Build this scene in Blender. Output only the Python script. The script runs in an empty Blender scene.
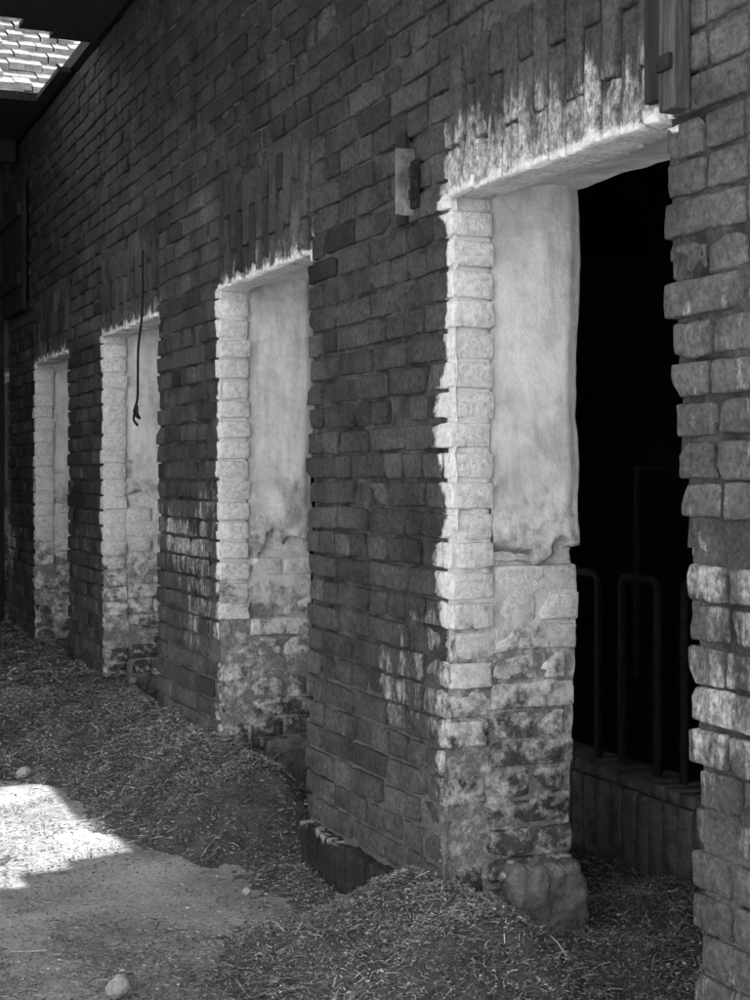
import bpy, math, numpy as np
from mathutils import Vector
rng=np.random.default_rng(7)
sc=bpy.context.scene
# ------------------------------------------------------------ noise
_T=rng.random((64,64,64)).astype(np.float32)
def vn(p,f,off=0.0):
    q=p*f+off+1000.0
    i=np.floor(q).astype(int); t=q-i; t=t*t*(3-2*t)
    i&=63; j=(i+1)&63
    x0,y0,z0=i[...,0],i[...,1],i[...,2]; x1,y1,z1=j[...,0],j[...,1],j[...,2]
    a,b,c=t[...,0],t[...,1],t[...,2]
    def L(u,v,w): return u*(1-w)+v*w
    return L(L(L(_T[x0,y0,z0],_T[x1,y0,z0],a),L(_T[x0,y1,z0],_T[x1,y1,z0],a),b),
             L(L(_T[x0,y0,z1],_T[x1,y0,z1],a),L(_T[x0,y1,z1],_T[x1,y1,z1],a),b),c)
def fbm(p,f,o=0.0,n=3):
    s=0;a=1;t=0
    for k in range(n):
        s=s+a*vn(p,f*2**k,o+k*17.3);t+=a;a*=.5
    return s/t
def S(a,b,x):
    t=np.clip((x-a)/(b-a),0,1);return t*t*(3-2*t)
# ------------------------------------------------------------ mesh helpers
def mkmesh(name,V,F,mat,smooth=True,col=None,parent=None):
    V=np.asarray(V,dtype=np.float32).reshape(-1,3); F=np.asarray(F,dtype=np.int32)
    me=bpy.data.meshes.new(name); n=F.shape[1]
    me.vertices.add(len(V)); me.vertices.foreach_set('co',V.ravel())
    me.loops.add(F.size); me.loops.foreach_set('vertex_index',F.ravel())
    me.polygons.add(len(F)); me.polygons.foreach_set('loop_start',np.arange(len(F),dtype=np.int32)*n)
    me.polygons.foreach_set('loop_total',np.full(len(F),n,dtype=np.int32))
    me.polygons.foreach_set('use_smooth',np.full(len(F),smooth))
    me.update(calc_edges=True); me.validate()
    if col is not None:
        a=me.color_attributes.new('tint','FLOAT_COLOR','POINT')
        a.data.foreach_set('color',np.asarray(col,dtype=np.float32).ravel())
    me.materials.append(mat)
    o=bpy.data.objects.new(name,me); sc.collection.objects.link(o)
    if parent: o.parent=parent
    return o
def empty(name):
    o=bpy.data.objects.new(name,None); sc.collection.objects.link(o); return o
def template(n):
    nx,ny,nz=n; idx={};P=[];F=[]
    def v(i,j,k):
        if (i,j,k) not in idx: idx[(i,j,k)]=len(P);P.append((i,j,k))
        return idx[(i,j,k)]
    for i in range(nx):
        for j in range(ny):
            F.append((v(i,j,0),v(i,j+1,0),v(i+1,j+1,0),v(i+1,j,0)))
            F.append((v(i,j,nz),v(i+1,j,nz),v(i+1,j+1,nz),v(i,j+1,nz)))
    for i in range(nx):
        for k in range(nz):
            F.append((v(i,0,k),v(i+1,0,k),v(i+1,0,k+1),v(i,0,k+1)))
            F.append((v(i,ny,k),v(i,ny,k+1),v(i+1,ny,k+1),v(i+1,ny,k)))
    for j in range(ny):
        for k in range(nz):
            F.append((v(0,j,k),v(0,j,k+1),v(0,j+1,k+1),v(0,j+1,k)))
            F.append((v(nx,j,k),v(nx,j+1,k),v(nx,j+1,k+1),v(nx,j,k+1)))
    return np.array(P),np.array(F)
def blocks(C,H,n,r=.006,rotx=None,amp=.003,freq=28,chip=.4,chipd=.014,rot=.012):
    C=np.asarray(C,float);H=np.asarray(H,float);N=len(C)
    chip=np.broadcast_to(np.asarray(chip,float),(N,)); chipd=np.broadcast_to(np.asarray(chipd,float),(N,)); amp=np.broadcast_to(np.asarray(amp,float),(N,))[:,None]
    P,F=template(n); q=np.zeros((N,len(P),3))
    for a in range(3):
        m=n[a]; t=P[:,a]; h=H[:,a][:,None]; inn=h-r
        lin=(t-1)/(m-2)*2-1 if m>2 else np.zeros_like(t)
        val=np.where(t==0,-h,np.where(t==m,h,lin*inn)); q[:,:,a]=val
    inn=np.clip(q,-(H-r)[:,None,:],(H-r)[:,None,:]); d=q-inn
    L=np.linalg.norm(d,axis=2,keepdims=True); q=inn+d/np.maximum(L,1e-9)*r
    for k in range(3):
        on=rng.random(N)<chip
        s=np.sign(rng.random((N,3))-.5); s[:,0]=-1
        w=rng.random((N,3))+.15; nrm=s*w; nrm/=np.linalg.norm(nrm,axis=1,keepdims=True)
        sup=(np.abs(nrm)*H).sum(1); dd=sup-chipd*(.3+rng.random(N)*1.3)
        pr=(q*nrm[:,None,:]).sum(2)
        ex=np.clip(pr-dd[:,None],0,None)*on[:,None]
        q=q-nrm[:,None,:]*ex[...,None]
    ang=rng.normal(0,rot,(N,3))
    if rotx is not None: ang[:,0]+=rotx
    for a,(b,c) in enumerate(((1,2),(2,0),(0,1))):
        ca=np.cos(ang[:,a])[:,None];sa=np.sin(ang[:,a])[:,None]
        x=q[:,:,b].copy();y=q[:,:,c].copy()
        q[:,:,b]=x*ca-y*sa; q[:,:,c]=x*sa+y*ca
    W=q+C[:,None,:]
    ph=(np.arange(N)*3.17)[:,None,None]
    for a in range(3):
        W[:,:,a]+=(fbm(W+ph,freq,a*31.7,2)-.5)*2*amp+(vn(W+ph,freq*3.3,a*11.)-.5)*amp
    FF=(F[None]+(np.arange(N)*len(P))[:,None,None]).reshape(-1,4)
    return W,FF
def box(x0,x1,y0,y1,z0,z1):
    return [(x0,y0,z0),(x1,y0,z0),(x1,y1,z0),(x0,y1,z0),(x0,y0,z1),(x1,y0,z1),(x1,y1,z1),(x0,y1,z1)]
BF=np.array([(0,3,2,1),(4,5,6,7),(0,1,5,4),(1,2,6,5),(2,3,7,6),(3,0,4,7)])
def boxes(name,L,mat,parent=None,bevel=0):
    V=[];F=[]
    for k,b in enumerate(L):
        V+=box(*b);F.append(BF+8*k)
    o=mkmesh(name,V,np.concatenate(F),mat,False,None,parent)
    if bevel:
        m=o.modifiers.new('b','BEVEL');m.width=bevel;m.segments=2;m.limit_method='ANGLE'
    return o
def grid(u,v,fn,keep=None):
    U,Vv=np.meshgrid(u,v,indexing='ij'); P=fn(U,Vv).reshape(-1,3)
    nu,nv=len(u),len(v); I=np.arange(nu*nv).reshape(nu,nv)
    F=np.stack([I[:-1,:-1],I[1:,:-1],I[1:,1:],I[:-1,1:]],-1)
    if keep is not None:
        uc=(u[:-1]+u[1:])/2; vc=(v[:-1]+v[1:])/2
        A,B=np.meshgrid(uc,vc,indexing='ij'); F=F[keep(A,B)]
    return P,F.reshape(-1,4)
def tube(path,r,n=8):
    path=[Vector(p) for p in path];V=[];F=[]
    for i,p in enumerate(path):
        d=(path[min(i+1,len(path)-1)]-path[max(i-1,0)]).normalized()
        a=d.cross(Vector((.95,.1,.2))).normalized(); b=d.cross(a)
        for k in range(n):
            t=2*math.pi*k/n; V.append(tuple(p+(a*math.cos(t)+b*math.sin(t))*r))
    for i in range(len(path)-1):
        for k in range(n):
            F.append((i*n+k,i*n+(k+1)%n,(i+1)*n+(k+1)%n,(i+1)*n+k))
    return V,F
def tubes(name,L,mat,parent=None,n=8):
    V=[];F=[]
    for p,r in L:
        v,f=tube(p,r,n); F+= [tuple(i+len(V) for i in q) for q in f]; V+=v
    return mkmesh(name,V,F,mat,True,None,parent)
# ------------------------------------------------------------ materials
class M:
    def __init__(s,name,rough=.9,spec=.25):
        s.m=bpy.data.materials.new(name); s.m.use_nodes=True; s.t=s.m.node_tree
        s.b=s.t.nodes['Principled BSDF']; s.b.inputs['Roughness'].default_value=rough
        s.b.inputs['Specular IOR Level'].default_value=spec
        s.co=s.t.nodes.new('ShaderNodeTexCoord').outputs['Object']
    def n(s,ty,**k):
        x=s.t.nodes.new(ty)
        for a,b in k.items(): setattr(x,a,b)
        return x
    def l(s,a,b): s.t.links.new(a,b)
    def noise(s,scale,detail=4,rough=.6,stretch=None,off=0):
        mp=s.n('ShaderNodeMapping'); s.l(s.co,mp.inputs[0])
        mp.inputs['Location'].default_value=(off,off*1.7,off*.6)
        if stretch: mp.inputs['Scale'].default_value=stretch
        x=s.n('ShaderNodeTexNoise'); x.inputs['Scale'].default_value=scale
        x.inputs['Detail'].default_value=detail; x.inputs['Roughness'].default_value=rough
        s.l(mp.outputs[0],x.inputs['Vector']); return x.outputs['Fac']
    def math(s,op,a,b=None,c=None,clamp=False):
        x=s.n('ShaderNodeMath',operation=op,use_clamp=clamp)
        for i,v in enumerate((a,b,c)):
            if v is None: continue
            if isinstance(v,(int,float)): x.inputs[i].default_value=v
            else: s.l(v,x.inputs[i])
        return x.outputs[0]
    def rng(s,v,a,b,c,d):
        x=s.n('ShaderNodeMapRange'); s.l(v,x.inputs[0])
        for i,q in enumerate((a,b,c,d)): x.inputs[i+1].default_value=q
        return x.outputs[0]
    def mix(s,f,a,b):
        x=s.n('ShaderNodeMix',data_type='FLOAT')
        for i,v in ((0,f),(2,a),(3,b)):
            if isinstance(v,(int,float)): x.inputs[i].default_value=v
            else: s.l(v,x.inputs[i])
        return x.outputs[0]
    def attr(s):
        a=s.n('ShaderNodeAttribute',attribute_name='tint'); sp=s.n('ShaderNodeSeparateColor')
        s.l(a.outputs['Color'],sp.inputs[0]); return sp.outputs[0],sp.outputs[1],sp.outputs[2]
    def out(s,val,h=None,dist=.004,strength=1.):
        c=s.n('ShaderNodeCombineColor')
        for i in range(3): s.l(val,c.inputs[i])
        s.l(c.outputs[0],s.b.inputs['Base Color'])
        if h is not None:
            b=s.n('ShaderNodeBump'); b.inputs['Distance'].default_value=dist; b.inputs['Strength'].default_value=strength
            s.l(h,b.inputs['Height']); s.l(b.outputs[0],s.b.inputs['Normal'])
        return s.m
def paintmask(m,n,P,k=6,mm=5):
    a=m.math('MULTIPLY',m.math('SUBTRACT',n,.5),k); b=m.math('MULTIPLY',m.math('SUBTRACT',P,.5),mm)
    return m.math('ADD',m.math('ADD',a,b),.5,clamp=True)
def brick_mat():
    m=M('weathered_brick',.92,.2); r,g,b=m.attr()
    n1=m.noise(5,5,.65); n2=m.noise(60,5,.72,off=5); n3=m.noise(260,2,.6,off=9)
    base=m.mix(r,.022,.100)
    base=m.math('MULTIPLY',base,m.rng(n1,.3,.7,.45,1.55))
    base=m.math('MULTIPLY',base,m.rng(n2,.3,.72,.45,1.7))
    d=m.rng(n3,.58,.72,0,.3); base=m.mix(m.math('MULTIPLY',d,m.rng(r,0,.4,.2,1)),base,.24)
    np_=m.noise(20,7,.74,off=13); ns=m.noise(5,7,.75,stretch=(4,3.6,1.1),off=3)
    mk=paintmask(m,np_,g,5,4.5); ms=paintmask(m,ns,b,4.5,4.2)
    ms=m.math('MULTIPLY',ms,m.rng(n2,.35,.62,.3,.85))
    mk=m.math('MAXIMUM',mk,ms,clamp=True)
    pc=m.mix(m.rng(n2,.35,.58,0,1),.58,.90)
    pc=m.math('MULTIPLY',pc,m.rng(n1,.3,.6,.84,1.02))
    col=m.mix(mk,base,pc)
    h=m.math('ADD',n2,m.math('MULTIPLY',n3,.35))
    h=m.math('ADD',h,m.math('MULTIPLY',mk,.15))
    return m.out(col,h,.010)
def simple(name,lo,hi,scale=8,bump=.004,bs=50,rough=.9,stretch=None,spec=.25,fine=True):
    m=M(name,rough,spec); n1=m.noise(scale,4,.6,stretch=stretch); n2=m.noise(bs,4,.7,stretch=stretch,off=4)
    c=m.mix(m.rng(n1,.33,.67,0,1),lo,hi)
    c=m.math('MULTIPLY',c,m.rng(n2,.3,.7,.7,1.3))
    return m.out(c,m.math('ADD',n2,m.math('MULTIPLY',n1,.6)),bump)
def mortar_mat():
    m=M('lime_mortar',.95,.15); r,g,b=m.attr()
    n1=m.noise(6,4,.6); n2=m.noise(90,4,.75,off=2)
    c=m.mix(m.rng(n1,.35,.65,0,1),.02,.095); c=m.mix(m.math('MULTIPLY',r,1.),c,.30)
    c=m.math('MULTIPLY',c,m.rng(n2,.3,.7,.5,1.5))
    mk=paintmask(m,m.noise(20,7,.74,off=13),g,5,4.5)
    c=m.mix(mk,c,.74)
    return m.out(c,n2,.008)
def straw_mat():
    m=M('dry_straw',.8,.25); r,g,b=m.attr()
    return m.out(m.math('MULTIPLY',r,m.rng(m.noise(3,4,.6),.3,.7,.6,1.3)))
def plaster_mat():
    m=M('whitewashed_plaster',.9,.2); r,g,b=m.attr()
    n1=m.noise(5,6,.68); n2=m.noise(40,5,.7,off=3); n4=m.noise(9,4,.6,stretch=(3,3,.4),off=8)
    c=m.mix(m.rng(n1,.38,.56,0,1),.62,.86)
    c=m.math('MULTIPLY',c,m.rng(n2,.3,.6,.90,1.02)); c=m.math('MULTIPLY',c,m.rng(n4,.35,.55,.84,1.02))
    mk=paintmask(m,m.noise(11,8,.74,off=6),g,5,5)
    c=m.mix(mk,m.rng(n2,.3,.7,.20,.44),c)
    vo=m.n('ShaderNodeTexVoronoi',feature='DISTANCE_TO_EDGE'); vo.inputs['Scale'].default_value=2.2
    mp=m.n('ShaderNodeMixRGB'); mp.inputs[0].default_value=.25
    nn=m.n('ShaderNodeTexNoise'); nn.inputs['Scale'].default_value=5; nn.inputs['Detail'].default_value=5; m.l(m.co,nn.inputs['Vector'])
    m.l(m.co,mp.inputs[1]); m.l(nn.outputs['Color'],mp.inputs[2]); m.l(mp.outputs[0],vo.inputs['Vector'])
    cr=m.rng(vo.outputs['Distance'],0,.003,.78,1)
    c=m.math('MULTIPLY',c,cr)
    return m.out(c,m.math('ADD',m.math('ADD',n2,m.math('MULTIPLY',n1,2.5)),m.math('MULTIPLY',mk,.8)),.0035)
MB=brick_mat(); MM=mortar_mat(); MP=plaster_mat(); MS=straw_mat()
MC=simple('old_concrete',.10,.28,9,.014,55)
MKW=simple('grimy_kerb_bricks',.06,.15,14,.006,60)
MPV=simple('dusty_concrete_paving',.24,.46,2.6,.006,70)
MW=simple('sooty_timber',.010,.028,6,.006,30,stretch=(6,6,.6))
MWL=simple('grey_weathered_timber',.03,.10,9,.005,40,stretch=(8,8,.7))
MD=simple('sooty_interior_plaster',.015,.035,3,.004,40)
MI=simple('rusty_iron',.008,.02,30,.001,120,rough=.8,spec=.2)
MG=simple('yard_gravel',.46,.60,1.5,.01,40)
MBK=simple('straw_bed',.08,.16,12,.015,110)
MWH=simple('whitewashed_render',.76,.84,1.5,.006,30)
MT=simple('clay_roof_tiles',.18,.36,5,.004,40)
MST=simple('pebble_stone',.25,.42,20,.004,60)
MDK=simple('dark_glass',.02,.03,3,.001,20,rough=.2,spec=.5)
# ------------------------------------------------------------ openings
OPN=[(2.51,3.47),(4.54,5.52),(6.48,7.57),(8.50,9.55),(10.62,11.6)]
ZL=1.975
def nearY(k,z):
    if k==0: return 2.50-.105*S(1.9,.5,z)+.05*S(.35,.0,z)
    return OPN[k][0]+.02*S(.6,.1,z)
def farY(k,z):
    if k==0: return 3.46+.055*S(1.2,.2,z)
    return OPN[k][1]-.02*S(.7,.3,z)
barn=empty('brick_barn')
pitch=.0775; BHt=.0665
C=[];H=[];RX=[]
def runs(y0,y1,z,i):
    y=y1; k=0
    pat=i%5
    first=.12 if (i%2) else .25
    out=[]
    while y-y0>.03:
        if pat in (1,3): L=.12
        else: L=first if k==0 else .25
        if rng.random()<.08: L=.12 if L>.2 else .25
        if y0<1.6 and y<2.6 and L>.2 and rng.random()<.45: L=.12
        L*=rng.uniform(.96,1.03)
        rem=y-y0
        if rem<L+.07: L=rem if rem<.30 else rem-.13
        out.append((y-L,y)); y-=L+.011; k+=1
    return out
ncourse=int(3.5/pitch)+1
for i in range(-1,ncourse):
    z=.165+pitch*(i-2)+BHt/2+.005
    if z>3.48: break
    if z<.16: continue
    segs=[]
    lo=-1.2
    for k,(a,b) in enumerate(OPN):
        if z<ZL-.01: e0=nearY(k,z)+rng.normal(0,.008+.006*S(1.3,.4,z)); e1=farY(k,z)+rng.normal(0,.005+.010*S(1.1,.5,z))
        elif z<ZL+.385: e0=a-.02; e1=b+.005
        else: continue
        segs.append((lo,e0)); lo=e1
    segs.append((lo,12.2))
    for (y0,y1) in segs:
        for (p,q) in runs(y0,y1,z,i):
            L=q-p-.002
            C.append((.06+rng.normal(0,.0026)+(.012 if rng.random()<.06 else 0),(p+q)/2,z+rng.normal(0,.0013)))
            H.append((.06,L/2,BHt/2+rng.normal(0,.001))); RX.append(rng.normal(0,.006))
for k,(a,b) in enumerate(OPN):
    y=a-.01; n=int(round((b-a+.02)/.0775)); st=(b-a+.02)/n
    for j in range(n):
        yc=a-.01+st*(j+.5); t=(yc-(a+b)/2)/((b-a)/2)
        zb=ZL-.0+rng.normal(0,.003)-(.02*(1-t)/2 if k==0 else 0)
        hs=(.252,.118) if j%2 else (.118,.252)
        zz=zb
        for hh in hs:
            C.append((.06-.009+rng.normal(0,.0012),yc-t*.02*(zz-ZL)/.3,zz+hh/2)); H.append((.06,(st-.007)/2,hh/2)); RX.append(-t*.05+rng.normal(0,.003))
            zz+=hh+.008
nmain=len(C)
def plinth(y0,y1):
    n=int((y1-y0)/.077)
    st=(y1-y0)/n
    for j in range(n):
        C.append((.06-.026+rng.normal(0,.001),y0+st*(j+.5),.065+rng.normal(0,.001)));H.append((.06,(st-.005)/2,.09));RX.append(rng.normal(0,.004))
prev=-1.2
for k,(a,b) in enumerate(OPN):
    plinth(prev,nearY(k,.1)-.01); prev=farY(k,.1)+.01
plinth(prev,12.2)
nplinth=len(C)
ZB=[1.02,.98,1.15,1.1,1.1]
for k,(a,b) in enumerate(OPN):
    i=0; z=.03+BHt/2
    while z<ZB[k]+.12:
        yj=farY(k,z)+rng.normal(.002,.006)
        if i%2: parts=[(.128,.252),(.262,.378)]
        else: parts=[(.128,.378)]
        if rng.random()<.3: parts=parts[:1]+[(p+.0,q-.03) for p,q in parts[1:]]
        for p,q in parts:
            dj=rng.normal(0,.004)+(.028 if rng.random()<.14 else 0)+.045*float(S(ZB[k]-.08,ZB[k]+.08,z))
            C.append(((p+q)/2,yj+.06+dj,z));H.append(((q-p)/2-.002,.06,BHt/2));RX.append(rng.normal(0,.015))
        z+=pitch; i+=1
C=np.array(C);H=np.array(H);RX=np.array(RX)
low=np.zeros(len(C))
for k,(a,b) in enumerate(OPN):
    fy=farY(k,C[:,2]); edge=np.abs(C[:,1]-H[:,1]-fy)<.07
    low=np.maximum(low,edge*(.2+.6*S(1.25,.8,C[:,2])))
low[nmain:nplinth]=0
W,F=blocks(C,H,(5,9,5),r=.0055,rotx=RX,amp=.0032+.003*low,chip=.46+.3*low,chipd=.012+.013*low,rot=.011)
N,nv=W.shape[:2]
X,Y,Z=W[...,0],W[...,1],W[...,2]
P=np.zeros_like(X); ST=np.zeros_like(X)
patch=fbm(W,1.9,40.); patch2=fbm(W,5.,70.)
for k,(a,b) in enumerate(OPN):
    fy=farY(k,Z); d=Y-fy
    rev=(d<.06)&(d>-.06)
    pz=.44+.18*S(.35,.9,Z)+.34*S(.80,1.15,Z)+.35*(patch2-.5)*S(1.3,.9,Z)
    P=np.where(rev&(X>.004)&(Z<ZL+.01),np.maximum(P,pz),P)
    fr=(X<.012)&(d>-.03)&(d<.25)&(Z<ZL+.01)
    w=.03+.20*np.clip(fbm(W,5,5.)-.35,0,1)
    P=np.where(fr,np.maximum(P,(1-S(w*.4,w*1.7,d))*(.5+.42*S(.75,1.1,Z))),P)
    lz=(Y>a-.05)&(Y<b+.05)&(Z>ZL-.04)&(Z<ZL+.40)
    tt=(Y-a)/(b-a)
    ST=np.where(lz,np.maximum(ST,((.48+.18*tt) if k==0 else .40)*(1-S(.0,.42 if k==0 else .32,Z-ZL))),ST)
    P=np.where(lz,np.maximum(P,.74*(1-S(.0,.035,Z-ZL))),P)
front=X<.02
spl=(.08+.34*S(.42,.62,patch)+.38*(patch2-.5))
ST=np.where(front&(Z<1.6)&(Y>3.4),np.maximum(ST,spl*S(1.6,1.0,Z)*S(.35,.65,Z)),ST)
ST=np.where(front&(Y<2.6)&(Z<1.85),np.maximum(ST,(.32+.26*S(.4,.6,patch)+.3*(patch2-.5))*S(1.85,1.5,Z)),ST)
P=np.where(front&(Z<.7),np.maximum(P,.22+.25*(patch2-.5)),P)
ii=np.arange(N)[:,None]
P=np.where((ii>=nmain)&(ii<nplinth),np.where((Z>.145)&(Y>4.2),.42,.08),P)
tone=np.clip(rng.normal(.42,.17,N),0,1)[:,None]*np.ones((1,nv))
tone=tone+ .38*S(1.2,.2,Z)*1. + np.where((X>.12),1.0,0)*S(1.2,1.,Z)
roof_shade=S(2.0,2.8,Z+.6*(patch-.5))  # shade under the roof put into the brick tone of the upper wall
tone=tone*(1-.72*roof_shade)+ .65*S(2.7,2.3,Y)
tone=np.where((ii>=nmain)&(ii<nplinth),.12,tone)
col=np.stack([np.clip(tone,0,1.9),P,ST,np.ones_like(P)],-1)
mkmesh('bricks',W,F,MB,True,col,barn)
def inop(Yc,Zc,pad=0):
    m=np.zeros(Yc.shape,bool)
    for k,(a,b) in enumerate(OPN): m|=(Yc>nearY(k,Zc)-.012-pad)&(Yc<farY(k,Zc)+.010+pad)&(Zc<ZL+.03)
    return m
def mfn(Yg,Zg):
    p=np.stack([np.zeros_like(Yg),Yg,Zg],-1)
    x=.0120+(fbm(p,22,3.,3)-.5)*.022
    return np.stack([x,Yg+(vn(p,40,9.)-.5)*.006,Zg],-1)
Pm,Fm=grid(np.arange(-1.2,12.2,.018),np.arange(-.05,3.5,.018),mfn,lambda a,b:~inop(a,b))
cm=np.zeros((len(Pm),4)); 
for k,(a,b) in enumerate(OPN):
    d=Pm[:,1]-farY(k,Pm[:,2]); cm[:,1]=np.maximum(cm[:,1],(1-S(.02,.09,np.abs(d)))*(.4+.5*S(.7,1.1,Pm[:,2]))*(Pm[:,2]<ZL))
    cm[:,1]=np.maximum(cm[:,1],((Pm[:,1]>a)&(Pm[:,1]<b)&(Pm[:,2]>ZL-.05))*.6*(1-S(0,.12,Pm[:,2]-ZL)))
cm[:,3]=1; cm[:,0]=.35*S(.9,.3,Pm[:,2])
VM=[Pm];FM=[Fm];CM=[cm];off=len(Pm)
for k,(a,b) in enumerate(OPN):
    def jf(Xg,Zg):
        p=np.stack([Xg,Zg*0+a,Zg],-1)
        y=farY(k,Zg)+.0135+(fbm(p,24,7.,3)-.5)*.022+.055*S(.12,.13,Xg)*S(ZB[k]-.06,ZB[k]+.05,Zg)
        return np.stack([Xg,y,Zg],-1)
    p,f=grid(np.arange(.004,.385,.012),np.arange(-.05,2.04,.015),jf)
    c=np.zeros((len(p),4));c[:,1]=.40+.54*S(.7,1.1,p[:,2]);c[:,0]=.7;c[:,3]=1
    VM.append(p);FM.append(f+off);CM.append(c);off+=len(p)
mkmesh('mortar',np.concatenate(VM),np.concatenate(FM),MM,True,np.concatenate(CM),barn)
L=[];L2=[];prev=-1.2
for k,(a,b) in enumerate(OPN):
    ne=min(nearY(k,np.array([0.,.5,1.,1.9])).min(),a)-.02 if k==0 else a-.02
    L.append((.03,.38,prev,ne,-.05,2.06)); L2.append((.125,.3799,prev,ne,2.06,3.5)); prev=b+.085
    L2.append((.125,.3799,ne,prev,2.06,3.5))
L.append((.03,.38,prev,12.2,-.05,2.06)); L2.append((.125,.3799,prev,12.2,2.06,3.5))
boxes('wall_core',L,MM,barn)
boxes('wall_core_upper',L2,MM,barn)
VP=[];FP=[];CP=[];off=0
for k,(a,b) in enumerate(OPN):
    def pf(s,Zg):
        Xg=.118+np.minimum(s,1)*.272
        p=np.stack([Xg*1.,Zg*0+a*3,Zg],-1)
        zb=ZB[k]+(fbm(p,7,2.,4)-.5)*.42
        y=farY(k,Zg)+.026+(fbm(p,4,8.,2)-.5)*.022+(fbm(p,14,3.,2)-.5)*.006
        y=y-.018*S(zb+.25,zb,Zg)
        y=y+.05*S(zb+.006,zb-.006,Zg)
        y=y+np.where(s>1,(s-1)*.5,0)+.012*S(.85,1.0,s)
        x=np.where(s>1,Xg+.004,Xg)+(fbm(p,8,12.,3)-.5)*.032*S(.5,1,s)-.012*S(zb+.006,zb-.006,Zg)*(s>.9)
        return np.stack([x,y,Zg],-1)
    p,f=grid(np.concatenate([np.linspace(0,1,40),[1.02,1.1,1.25]]),np.arange(.5,2.07,.009),pf)
    c=np.zeros((len(p),4)); c[:,1]=.46+.48*S(ZB[k]-.05,ZB[k]+.55,p[:,2]); c[:,3]=1
    VP.append(p);FP.append(f+off);CP.append(c);off+=len(p)
    def sf(Xg,Yg):
        p=np.stack([Xg,Yg,Yg*0+k],-1)
        z=ZL+.012-(.012*(b-Yg)/(b-a) if k==0 else 0)+.045*S(.02,.38,Xg)+(fbm(p,7,4.,3)-.5)*.022
        z=z-.016*S(.03,.0,Xg)
        return np.stack([Xg,Yg,z],-1)
    p,f=grid(np.linspace(-.002,.39,26),np.linspace(a-.03,b+.07,70),sf)
    c=np.zeros((len(p),4)); c[:,1]=.8;c[:,3]=1
    VP.append(p);FP.append(f+off);CP.append(c);off+=len(p)
mkmesh('jamb_and_soffit_plaster',np.concatenate(VP),np.concatenate(FP),MP,True,np.concatenate(CP),barn)
Cf=[];Hf=[]
for k,(a,b) in enumerate(OPN):
    g=.035 if k==0 else 0
    Cf+=[(.29,b+.045+g,.06),(.18,b+.05+g,.03),(.34,b+.01+g,.0)];Hf+=[(.105,.095,.19),(.14,.09,.13),(.06,.07,.09)]
Wf,Ff=blocks(Cf,Hf,(20,14,20),r=.02,amp=.016,freq=14,chip=1,chipd=.06,rot=.07)
Wf=Wf+((fbm(Wf,45.,3.,3)-.5)*.016)[...,None]*np.array([1,-1,1])
mkmesh('rough_footings',Wf,Ff,MC,True,None,barn)
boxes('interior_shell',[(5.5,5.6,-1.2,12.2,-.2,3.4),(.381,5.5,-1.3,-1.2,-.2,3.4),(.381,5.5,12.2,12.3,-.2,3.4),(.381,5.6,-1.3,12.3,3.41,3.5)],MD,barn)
boxes('ceiling_beams',[(.382,5.5,y,y+.14,3.2,3.405) for y in np.arange(0,12,1.1)],MW,barn)
boxes('building_roof',[(-.02,6,-1.5,12.5,3.53,3.6)],MW,barn)
# ------------------------------------------------------------ cattle pen
pen=empty('cattle_pen_railing')
rn=[]
for yy in np.arange(-.6,11.5,.36):
    pa=[(1.02,yy,.28),(1.02,yy,.90)]+[(1.02,yy+.03*(1-math.cos(t)),.90+.03*math.sin(t)) for t in (.5,1.0,1.57)]
    pb=[(1.02,2*yy+.21-p[1],p[2]) for p in pa[::-1]]
    rn.append((pa+pb,.0145))
tubes('hoops',rn,MI,pen)
boxes('kerb_core',[(.96,1.09,-1,11.8,-.02,.27)],MKW,pen,.006)
ky=np.arange(-.96,11.7,.078); Ck=[(.955,y,.12) for y in ky]+[(1.02,y,.285) for y in ky]; Hk=[(.03,.0345,.14)]*len(ky)+[(.085,.0345,.02)]*len(ky)
Wk,Fk=blocks(Ck,Hk,(4,4,4),r=.004,chip=.3,chipd=.01)
mkmesh('kerb_bricks',Wk,Fk,MKW,True,None,pen)
tubes('stall_divider',[([(2.3,4.35,.0),(2.3,4.35,1.3),(3.4,4.35,1.3)],.024),([(2.3,6.2,.3),(2.3,6.2,1.3),(3.4,6.2,1.3)],.024)],MI,pen)
# ------------------------------------------------------------ canopy roof with a gap
can=empty('passage_canopy')
zr=3.5; RY0=3.4; hy=7.42
holeX0=-1.9
R=[(-2.6,-.02,RY0,hy,zr,zr+.05),(-2.6,-.02,9.0,12.3,zr,zr+.05),(-2.6,holeX0,hy,9.0,zr,zr+.05)]
boxes('roof_sheets',R,MW,can)
boxes('broken_board',[(-.9,-.45,8.82,8.999,zr+.002,zr+.03),(-.09,-.021,8.3,8.999,zr+.003,zr+.03),(-.25,-.021,hy+.001,7.70,zr+.004,zr+.03),(-.42,-.251,hy+.001,7.60,zr+.006,zr+.03)],MW,can)
raf=[(-2.6,-.03,y,y+.09,zr-.14,zr-.003) for y in np.arange(RY0+.05,12,.95) if not 6.9<y<9.3]
boxes('rafters',raf,MW,can)
boxes('purlins',[(-2.55,-2.4,RY0,12.3,zr-.3,zr-.145)],MW,can)
boxes('posts',[(-2.54,-2.42,y,y+.12,0,zr-.3) for y in (RY0+.1,)],MW,can)
sb=[];y=6.6
while y<12.2:
    w=.14+rng.random()*.04; sb.append((-2.58+rng.random()*.01,-2.55,y,y+w,0,zr-.305)); y+=w+.006
boxes('shade_boarding',sb,MW,can)  # unseen boards added to keep light off the far end
ep=empty('board_partition'); sb=[];x=-2.54
while x<-.03:
    w=min(.15,-.02-x); sb.append((x,x+w-.006,10.60+rng.random()*.01,10.63,0,zr-.003)); x+=w
boxes('boards',sb,MW,ep)
boxes('ledges',[(-2.5,-.03,10.56,10.60,.5,.62),(-2.5,-.03,10.56,10.60,2.3,2.42)],MW,ep)
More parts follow.
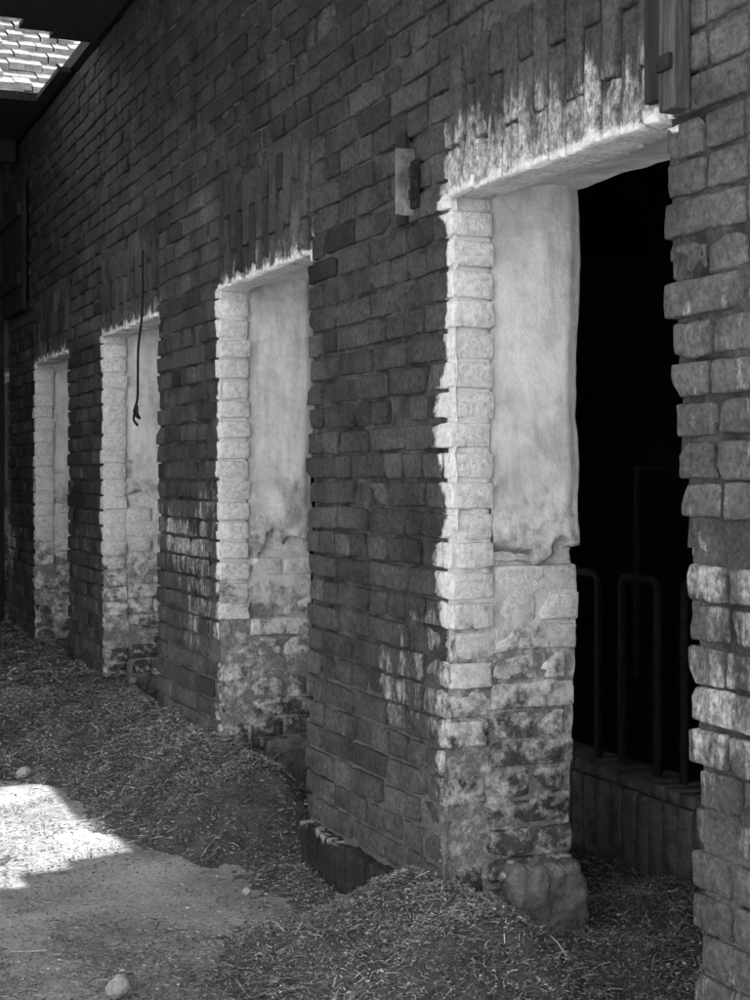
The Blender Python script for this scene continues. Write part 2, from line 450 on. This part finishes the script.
hs=empty('wooden_hatch_shutter')
boxes('boards',[(-.05,-.02,9.75+i*.13,9.75+i*.13+.122,2.35,3.2+.02*(i%2)) for i in range(6)],MW,hs)
boxes('battens',[(-.08,-.051,9.74,10.54,z,z+.08) for z in (2.5,2.95)],MW,hs)
# ------------------------------------------------------------ small fittings
hp=empty('door_hinge_bracket')
boxes('plate',[(-.052,.004,3.705,3.714,1.965,2.145)],MC,hp,.002)
boxes('back_plate',[(-.014,-.004,3.66,3.70,1.98,2.11),(-.03,-.015,3.655,3.675,2.0,2.03),(-.03,-.015,3.655,3.675,2.06,2.09)],MI,hp,.002)
boxes('wood_block',[(-.012,.004,3.74,3.80,1.95,2.2)],MW,hp,.003)
tp=empty('timber_door_post_stub')
boxes('post',[(-.045,-.008,2.40,2.455,1.955,2.75)],MWL,tp,.004)
boxes('backing',[(-.03,-.006,2.462,2.53,1.99,2.75)],MW,tp,.004)
boxes('strap',[(-.055,-.046,2.405,2.45,2.03,2.06)],MI,tp,.001)
pts=[(-.03,6.62,2.28),(-.035,6.60,2.15),(-.03,6.63,2.0),(-.04,6.66,1.85),(-.035,6.69,1.72),(-.03,6.72,1.62),(-.04,6.74,1.56),(-.03,6.68,1.53),(-.05,6.64,1.55),(-.04,6.69,1.585),(-.04,6.75,1.53),(-.03,6.72,1.50)]
def cr(p,n=6):
    o=[];p=[np.array(q) for q in p]; p=[p[0]]+p+[p[-1]]
    for i in range(1,len(p)-2):
        for t in np.linspace(0,1,n,endpoint=False):
            o.append(tuple(.5*((2*p[i])+(-p[i-1]+p[i+1])*t+(2*p[i-1]-5*p[i]+4*p[i+1]-p[i+2])*t*t+(-p[i-1]+3*p[i]-3*p[i+1]+p[i+2])*t**3)))
    o.append(tuple(p[-2]));return o
tubes('hanging_cable',[(cr(pts),.006)],MI)
# ------------------------------------------------------------ ground
G=mkmesh('ground',[(-400,-400,-.03),(400,-400,-.03),(400,400,-.03),(-400,400,-.03)],[(0,1,2,3)],MG,False)
def pvf(Xg,Yg):
    p=np.stack([Xg,Yg,Xg*0],-1)
    return np.stack([Xg,Yg,(fbm(p,2.2,5.,4)-.5)*.03],-1)
p,f=grid(np.arange(-3.4,.94,.03),np.arange(-1.4,12.2,.03),pvf)
mkmesh('concrete_paving',p,f,MPV,True)
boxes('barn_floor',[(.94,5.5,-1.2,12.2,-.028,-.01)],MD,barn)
def gh(Xg,Yg):
    p=np.stack([Xg,Yg,Xg*0],-1)
    Bh=.24*S(4.65,4.95,Yg)+ .205*S(4.05,3.6,Yg)*S(2.7,3.2,Yg)+.05*S(3.2,2.6,Yg)+.02
    Wd=.42+.10*S(4.6,5.4,Yg)+.9*S(6.0,7.2,Yg)+.18*S(4.3,3.6,Yg)
    Wd=Wd*(.8+.4*fbm(p,2.5,9.,2))
    d=np.clip(-Xg/Wd,0,1.2)
    prof=(1-S(0,1.08,d))
    inn=1-.70*S(0.0,.25,Xg)
    h=Bh*np.where(Xg<0,prof,inn)
    h=h+(fbm(p,5,20.,4)-.5)*.085*S(0,.04,h)+(fbm(p,30,3.,2)-.5)*.02+.012*S(.1,.3,Xg)
    return h-.012
p,f=grid(np.arange(-2.2,.95,.016),np.arange(1.2,10.6,.016),lambda a,b:np.stack([a,b,gh(a,b)],-1))
sl=empty('straw_litter')
mkmesh('litter_bed',p,f,MBK,True,None,sl)
def straw(n,x0,x1,y0,y1,l0,l1,w0,w1,chp=.4,lift=0):
    x=rng.uniform(x0,x1,n*3);y=rng.uniform(y0,y1,n*3)
    h=gh(x,y); pp=np.stack([x,y,x*0],-1)
    cover=S(-.004,.02,h)+.09+.75*S(.5,.66,fbm(pp,2.3,55.,4))*S(4.3,3.6,y)+.16*S(.5,.6,fbm(pp,7,75.,2))
    m=(rng.random(n*3)<cover); x=x[m][:n];y=y[m][:n];h=h[m][:n];n=len(x)
    fl=pvf(x,y)[:,2]
    z=np.maximum(h,fl)+rng.random(n)**2*.018+.002+lift
    Ln=rng.uniform(l0,l1,n)*(.5+rng.random(n)); Wn=rng.uniform(w0,w1,n)
    az=rng.uniform(0,2*np.pi,n); el=rng.normal(0,.28,n)*np.where(h>.01,1,.3)
    chip=rng.random(n)<chp; Ln=np.where(chip,Ln*.35,Ln);Wn=np.where(chip,Wn*2.2,Wn)
    d=np.stack([np.cos(az)*np.cos(el),np.sin(az)*np.cos(el),np.sin(el)],-1)
    s=np.stack([-np.sin(az),np.cos(az),rng.normal(0,.5,n)],-1); s/=np.linalg.norm(s,axis=1,keepdims=True)
    c=np.stack([x,y,z],-1); a=d*(Ln/2)[:,None]; b=s*(Wn/2)[:,None]
    bend=np.zeros((n,3)); bend[:,2]=Ln*rng.uniform(-.02,.12,n)
    V=np.stack([c-a-b,c-a+b,c+b*1.1+bend,c-b*1.1+bend,c+a+b*.7,c+a-b*.7],1)
    I=(np.arange(n)*6)[:,None]
    F=np.stack([I+np.array([[0,3,2,1]]),I+np.array([[3,5,4,2]])],1).reshape(-1,4)
    t=np.clip(rng.lognormal(-1.6,.65,n),.04,.6)
    col=np.zeros((n,6,4));col[...,0]=t[:,None];col[...,3]=1
    return V.reshape(-1,3),F,col.reshape(-1,4)
parts=[straw(130000,-1.5,.94,2.2,4.7,.010,.028,.0010,.0026,.5),straw(90000,-1.6,.6,4.7,7.5,.014,.034,.0016,.0034,.5),straw(45000,-2.2,.5,7.5,10.6,.025,.05,.003,.006),
 straw(3000,-1.5,.94,2.2,7.5,.04,.08,.0018,.0032,0,.004)]
off=0;VV=[];FF=[];CC=[]
for v,f,c in parts: VV.append(v);FF.append(f+off);CC.append(c);off+=len(v)
mkmesh('straw_stalks',np.concatenate(VV),np.concatenate(FF),MS,False,np.concatenate(CC),sl)
def stone(pos,r,i):
    Ws,Fs=blocks([pos],[(r,r*1.1,r*.8)],(8,8,8),r=r*.7,amp=r*.16,freq=.6/r,chip=1,chipd=r*.4,rot=.4)
    mkmesh('stone' if i==0 else 'stone.%03d'%i,Ws,Fs,MST)
for i,(pos,r) in enumerate([((-.84,3.57,.03),.030),((-.60,6.35,.02),.035),((-.30,4.25,.03),.012)]): stone(pos,r,i)
# ------------------------------------------------------------ surroundings
wb=empty('bounce_building')  # unseen white building added to bounce sunlight onto the reveals
boxes('walls',[(-16,8,-9,-3.6,-.03,6.6)],MWH,wb)
boxes('windows',[(x,x+1.1,-3.59,-3.57,1.2,2.3) for x in (-14,-11,-8,4)],MDK,wb)
boxes('window_frames',[(x+.52,x+.58,-3.568,-3.55,1.2,2.3) for x in (-14,-11,-8,4)],MWH,wb)
mkmesh('roof',[(-16.4,-3.2,6.5),(8.4,-3.2,6.5),(8.4,-6.3,8.6),(-16.4,-6.3,8.6),(-16.4,-9.4,6.5),(8.4,-9.4,6.5)],[(0,1,2,3),(3,2,5,4)],MT,False,None,wb)
nb=empty('tiled_outbuilding'); rows=34
VV=[];FF=[];off=0
for r in range(rows):
    y0=14+r*.22; z0=3.6+r*.17
    for cidx in range(56):
        x0=-5+cidx*.19+(.095 if r%2 else 0)+rng.normal(0,.006); dz=rng.normal(0,.014)
        VV+=[(x0,y0,z0+dz+.05),(x0+.18,y0,z0+dz+.05),(x0+.18,y0+.25,z0+.17+dz+.01),(x0,y0+.25,z0+.17+dz+.01),(x0,y0,z0+dz-.03),(x0+.18,y0,z0+dz-.03)]
        FF+=[(off,off+1,off+2,off+3),(off,off+4,off+5,off+1)];off+=6
mkmesh('roof_tiles',VV,FF,MT,False,None,nb)
mkmesh('roof_underlay',[(-5,14.1,3.58),(5.6,14.1,3.58),(5.6,21.5,9.3),(-5,21.5,9.3)],[(0,1,2,3)],MW,False,None,nb)
boxes('walls',[(-5,5.6,14.2,21.5,-.02,3.55)],MWH,nb)
# ------------------------------------------------------------ light
Sd=Vector((.45,2.75,3.5)).normalized(); el=math.asin(Sd.z); az=math.atan2(Sd.x,Sd.y)
w=bpy.data.worlds.new('World'); sc.world=w; w.use_nodes=True; nt=w.node_tree
sky=nt.nodes.new('ShaderNodeTexSky'); sky.sky_type='NISHITA'; sky.sun_disc=False
sky.sun_elevation=el; sky.sun_rotation=az; sky.dust_density=3.0
bw=nt.nodes.new('ShaderNodeRGBToBW'); nt.links.new(sky.outputs[0],bw.inputs[0])
bg=nt.nodes['Background']; nt.links.new(bw.outputs[0],bg.inputs[0]); bg.inputs[1].default_value=.5
sl_=bpy.data.lights.new('sun','SUN'); sl_.energy=9; sl_.angle=math.radians(.5); sl_.color=(1,1,1)
so=bpy.data.objects.new('sun',sl_); sc.collection.objects.link(so); so.rotation_euler=Sd.to_track_quat('Z','Y').to_euler(); so.location=(0,0,12)
# ------------------------------------------------------------ camera
cd=bpy.data.cameras.new('camera'); cam=bpy.data.objects.new('camera',cd); sc.collection.objects.link(cam)
cam.location=(-1.658,0,1.25); cam.rotation_euler=(math.radians(90),0,-math.atan(625/1500))
cd.sensor_fit='VERTICAL'; cd.sensor_height=36; cd.sensor_width=27; cd.lens=54; cd.shift_y=-.02; cd.clip_end=1500; cd.clip_start=.05
sc.camera=cam
sc.view_settings.view_transform='Standard'; sc.view_settings.look='None'; sc.view_settings.exposure=0
